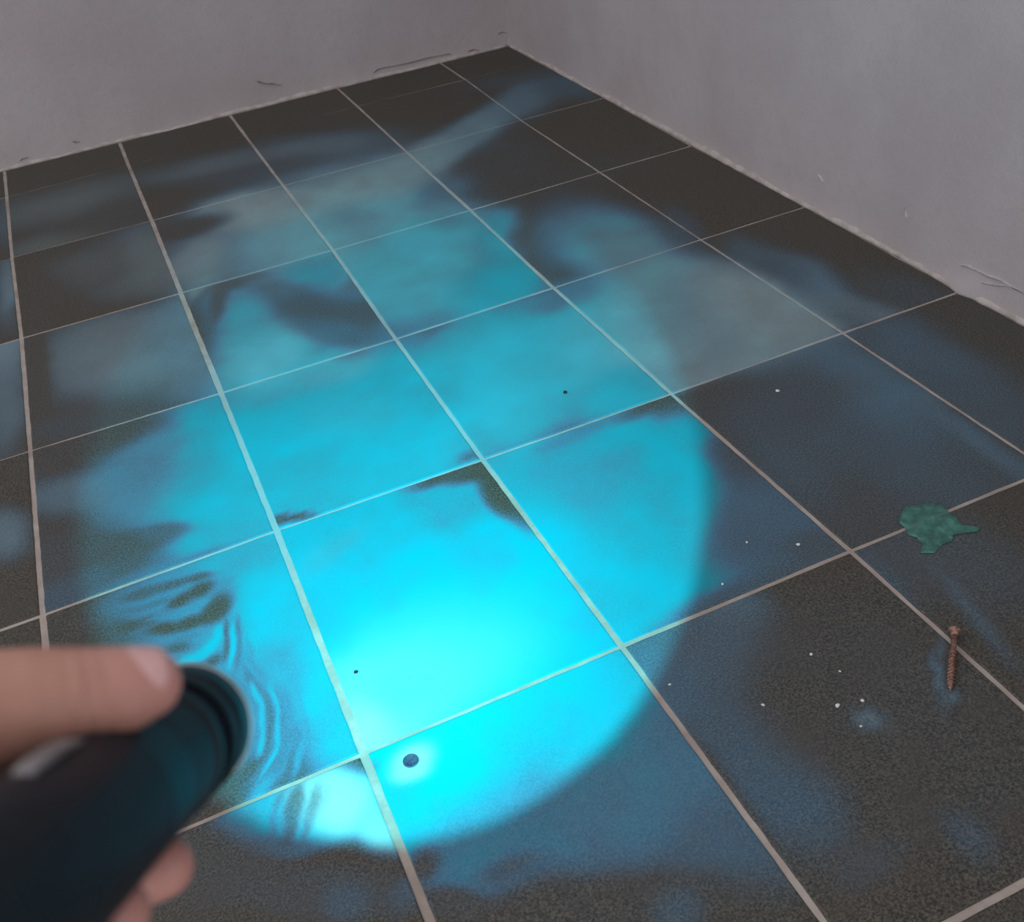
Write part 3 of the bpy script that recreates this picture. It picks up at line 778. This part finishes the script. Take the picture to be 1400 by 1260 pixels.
shade(part('lens', [(0.0, 0.0006), (0.0128, 0.0006), (0.0128, 0.0020), (0.0, 0.0020)], lens_mat()))
shade(part('head', [(0.0, 0.0022), (R0-0.0014, 0.0022), (R0-0.0014, 0.0014), (R0, 0.0017), (R0, 0.0105), (R0-0.0005, 0.0112), (R0-0.0013, 0.0116), (R0-0.0013, 0.0136), (R0-0.0004, 0.0140), (R0-0.0004, 0.0160), (R0-0.0013, 0.0164), (R0-0.0013, 0.0182), (R0-0.0002, 0.0188), (R0-0.0002, 0.0195), (0.0, 0.0195)], BLACK))
shade(part('neck', [(0.0, 0.0195), (R0-0.0014, 0.0195), (R0-0.0014, 0.0290), (R0-0.0004, 0.0296), (R0-0.0004, 0.0316), (R0-0.0016, 0.0322), (R0-0.0016, 0.0345), (0.0, 0.0345)], BLACK))
prof = [(0.0, 0.0345), (R0-0.0016, 0.0345), (R0-0.0009, 0.0352)]
z = 0.0372
while z < 0.1405:
    prof += [(R0-0.0009, z), (R0-0.0013, z+0.0003), (R0-0.0013, z+0.0007), (R0-0.0009, z+0.0010)] if not (0.052 < z < 0.066) else [(R0-0.0009, z)]
    z += 0.0024
prof += [(R0-0.0009, 0.1430), (R0-0.0016, 0.1436), (0.0, 0.1436)]
shade(part('barrel', prof, BLACK))
tail = shade(part('tail_cap', [(0.0, 0.1436), (R0-0.0014, 0.1436), (R0-0.0002, 0.1444), (R0-0.0002, 0.1580), (R0-0.0014, 0.1596), (0.0085, 0.1596), (0.0080, 0.1580), (0.0, 0.1580)], BLACK))
shade(part('tail_button', [(0.0078, 0.1580), (0.0076, 0.1596), (0.0060, 0.1608), (0.0, 0.1612)], RUBBER, 32, tail))
# spring clip on the barrel, bare metal, mostly under the thumb
CLIPM = plain('dull_steel', (0.16, 0.155, 0.16), (0.24, 0.23, 0.24), 120, 0.5, 0.3)
def make_clip():
    pts = [(0.0770, 0.0004), (0.0790, 0.0009), (0.0840, 0.0013), (0.0900, 0.0013), (0.0960, 0.0011), (0.0985, 0.0004)]
    v = []; f = []; ang0 = math.radians(90)
    for (zz, up) in pts:
        for s in (-1, -0.4, 0.4, 1):
            an = ang0+s*0.12
            for rr in (R0-0.0012+up*0.2, R0-0.0009+up):
                v.append((rr*math.cos(an), rr*math.sin(an), zz))
    for k in range(len(pts)-1):
        b = k*8; c = b+8
        for s in range(3):
            f.append((b+s*2+1, b+s*2+3, c+s*2+3, c+s*2+1)); f.append((b+s*2, c+s*2, c+s*2+2, b+s*2+2))
        f.append((b, b+1, c+1, c)); f.append((b+6, c+6, c+7, b+7))
    e = (len(pts)-1)*8
    for s in range(3):
        f.append((s*2, s*2+2, s*2+3, s*2+1)); f.append((e+s*2, e+s*2+1, e+s*2+3, e+s*2+2))
    o = link('clip', py_mesh('clip', v, f, True), CLIPM, torch); o['label'] = 'bare metal spring clip'
make_clip()
# the torch's own light
sp = bpy.data.lights.new('torch_beam', 'SPOT')
sp.energy = 98.0
sp.color = (0.055, 0.93, 1.0)
sp.spot_size = math.radians(2*20.21)
sp.spot_blend = 0.16
sp.shadow_soft_size = 0.004
beam = bpy.data.objects.new('torch_beam', sp); C.objects.link(beam)
beam.parent = torch; beam.location = (0, 0, -0.004)
# brighter core of the same beam
sc = bpy.data.lights.new('torch_beam_core', 'SPOT')
sc.energy = 66.0; sc.color = sp.color; sc.spot_size = math.radians(2*20.21-4); sc.spot_blend = 1.0; sc.shadow_soft_size = 0.004
core = bpy.data.objects.new('torch_beam_core', sc); C.objects.link(core)
core.parent = torch; core.location = (0, 0, -0.004)

# hand
def skin_mat():
    n = N('skin'); co = n.obj()
    a = n.noise(co, 55, 4, 0.6); b = n.noise(co, 420, 3, 0.6); c = n.noise(co, 900, 2, 0.5)
    col = n.mix(n.ramp(a, 0.35, 0.68), (0.39, 0.20, 0.15, 1), (0.47, 0.25, 0.19, 1))
    col = n.mix(n.math('MULTIPLY', n.ramp(b, 0.5, 0.8), 0.3), col, (0.37, 0.17, 0.14, 1))
    at = n.new('ShaderNodeAttribute', attribute_name='flush')
    col = n.mix(n.math('MULTIPLY', at.outputs['Fac'], 0.75), col, (0.50, 0.235, 0.225, 1))
    n.bump(n.math('ADD', b, c), 0.25, 0.0003)
    n.p.inputs['Subsurface Weight'].default_value = 0.12
    n.p.inputs['Subsurface Radius'].default_value = (0.006, 0.0025, 0.0015)
    n.p.inputs['Subsurface Scale'].default_value = 0.5
    return n.set(Base_Color=col, Roughness=0.5)
SKIN = skin_mat()
def chain(bm, pts):
    for (x, y, z, r) in pts:
        m = Matrix.Translation((x, y, z))
        bmesh.ops.create_icosphere(bm, subdivisions=3, radius=r, matrix=m)
    for a, b in zip(pts[:-1], pts[1:]):
        pa, pb = Vector(a[:3]), Vector(b[:3]); d = pb-pa; L = d.length
        if L < 1e-6: continue
        rot = d.to_track_quat('Z', 'Y').to_matrix().to_4x4()
        m = Matrix.Translation((pa+pb)/2) @ rot
        s = max(-0.95, min(0.95, (a[3]-b[3])/L))
        bmesh.ops.create_cone(bm, cap_ends=True, segments=28, radius1=a[3], radius2=b[3], depth=L, matrix=m)
CHAINS = [[(-0.052, 0.004, 0.1, 0.015), (-0.02771, 0.00969, 0.084, 0.014), (-0.02092, 0.01729, 0.075, 0.0112), (-0.01074, 0.01857, 0.068, 0.0098), (-0.00252, 0.0191, 0.064, 0.0087), (0.00278, 0.0197, 0.062, 0.0079), (0.00655, 0.02048, 0.06, 0.0066)], [(-0.03961, -0.00557, 0.035, 0.010584), (-0.02527, -0.02275, 0.033, 0.009016), (-0.00993, -0.02457, 0.031, 0.008134), (-0.00323, -0.02297, 0.031, 0.007644), (-0.00039, -0.0222, 0.031, 0.007252), (0.00268, -0.02184, 0.031, 0.006468)], [(-0.03961, -0.00557, 0.0595, 0.0108), (-0.02527, -0.02275, 0.0575, 0.0092), (-0.00993, -0.02457, 0.0555, 0.0083), (-0.00323, -0.02297, 0.0555, 0.0078), (-0.00271, -0.02203, 0.0555, 0.0074), (0.00038, -0.022, 0.0555, 0.0066)], [(-0.03961, -0.00557, 0.082, 0.010476000000000001), (-0.02527, -0.02275, 0.08, 0.008924), (-0.00993, -0.02457, 0.078, 0.008050999999999999), (-0.00323, -0.02297, 0.078, 0.007566), (0.00155, -0.02215, 0.078, 0.007178), (0.00457, -0.02152, 0.078, 0.006402)], [(-0.03961, -0.00557, 0.10200000000000001, 0.00918), (-0.02527, -0.02275, 0.1, 0.007819999999999999), (-0.00993, -0.02457, 0.098, 0.007055), (-0.00323, -0.02297, 0.098, 0.00663), (-0.00309, -0.02198, 0.098, 0.0062900000000000005), (-0.0, -0.022, 0.098, 0.0056099999999999995)], [(-0.03961, -0.00557, 0.035, 0.0108), (-0.048, 0.0, 0.068, 0.0135), (-0.068, -0.006, 0.108, 0.0155)], [(-0.0406, -0.00571, 0.0595, 0.0115), (-0.052, -0.004, 0.08, 0.014), (-0.07, -0.01, 0.112, 0.0155)], [(-0.0406, -0.00571, 0.082, 0.0112), (-0.056, -0.01, 0.098, 0.0135), (-0.074, -0.016, 0.118, 0.015)], [(-0.03961, -0.00557, 0.102, 0.01), (-0.06, -0.014, 0.112, 0.0125), (-0.078, -0.02, 0.122, 0.0145)], [(-0.052, 0.004, 0.1, 0.015), (-0.072, -0.01, 0.114, 0.019), (-0.1, -0.026, 0.124, 0.0215), (-0.15, -0.06, 0.14, 0.025), (-0.23, -0.115, 0.165, 0.031), (-0.32, -0.18, 0.19, 0.036)]]
def make_hand():
    bm = bmesh.new()
    for ch in CHAINS: chain(bm, ch)
    me = bm_mesh('hand_rough', bm)
    tmp = bpy.data.objects.new('hand_rough', me); C.objects.link(tmp)
    rm = tmp.modifiers.new('r', 'REMESH'); rm.mode = 'VOXEL'; rm.voxel_size = 0.0010
    sm = tmp.modifiers.new('s', 'SMOOTH'); sm.factor = 0.5; sm.iterations = 14
    dg = bpy.context.evaluated_depsgraph_get()
    out = bpy.data.meshes.new_from_object(tmp.evaluated_get(dg))
    bpy.data.objects.remove(tmp)
    out.name = 'person'
    n = len(out.vertices); co = np.empty(n*3); out.vertices.foreach_get('co', co); co = co.reshape(-1, 3)
    fl = np.zeros(n)
    for ch in CHAINS[:5]:
        t = np.array(ch[-1][:3]); dd = np.linalg.norm(co-t, axis=1)
        fl = np.maximum(fl, np.exp(-(dd/0.011)**2))
    # a crease behind the nail and at the thumb joint
    ip = np.array(((-0.00252, 0.0191, 0.064), (0.9062, 0.1379, -0.3997))[0]); ax = np.array(((-0.00252, 0.0191, 0.064), (0.9062, 0.1379, -0.3997))[1])
    s = (co-ip)@ax; near = np.linalg.norm(co-ip, axis=1) < 0.014
    nr = np.empty(n*3); out.vertices.foreach_get('normal', nr); nr = nr.reshape(-1, 3)
    for off, dep in ((0.0, 0.00035), (0.0028, 0.00025), (-0.0030, 0.00025)):
        co = co-nr*(near*dep*np.exp(-((s-off)/0.0006)**2))[:, None]
    out.vertices.foreach_set('co', co.ravel()); out.update()
    at = out.attributes.new('flush', 'FLOAT', 'POINT'); at.data.foreach_set('value', fl.astype(np.float32))
    for p in out.polygons: p.use_smooth = True
    o = link('person', out, SKIN); o.matrix_world = FRAME
    return tag(o, 'bare hand gripping the black torch, thumb laid over its barrel', 'hand')
hand = make_hand()
NAIL = plain('fingernail', (0.56, 0.33, 0.325), (0.62, 0.39, 0.385), 90, 0.32, 0.0, 0.0, 0.5)
def make_nail(tip, base, updir, r0, length, half_angle, start):
    """curved plate on the digit that runs from base to tip"""
    tip = Vector(tip); base = Vector(base); ax = (tip-base).normalized()
    up = Vector(updir); up = (up-ax*up.dot(ax)).normalized(); side = ax.cross(up)
    v = []; f = []; na, nl = 14, 12
    for k in range(nl+1):
        t = k/nl
        # round cuticle and rounded free edge
        half = half_angle*math.sqrt(max(0.02, 1-(1-min(1, t/0.45))**2))*(1 if t < 0.85 else math.sqrt(max(0.05, 1-((t-0.85)/0.15)**2*0.55)))
        c = tip+ax*(start+length*t)
        for s in range(na+1):
            an = half*(2*s/na-1)
            rr = r0*(1-0.24*t**3)+0.0008*math.cos(an*1.2)
            v.append(c+up*(rr*math.cos(an))+side*(rr*math.sin(an)))
    for k in range(nl):
        for s in range(na):
            q = k*(na+1)+s; f.append((q, q+1, q+na+2, q+na+1))
    o = link('thumbnail', py_mesh('thumbnail', v, f, True), NAIL, hand)
    so = o.modifiers.new('thick', 'SOLIDIFY'); so.thickness = 0.0006; so.offset = -1
    o['label'] = 'pale pink thumbnail'
    return o
make_nail(*((0.00655, 0.02048, 0.06), (-0.00252, 0.0191, 0.064), (0.0, 0.8, 0.6), 0.0069, 0.014, 1.117010721276371, -0.0103))
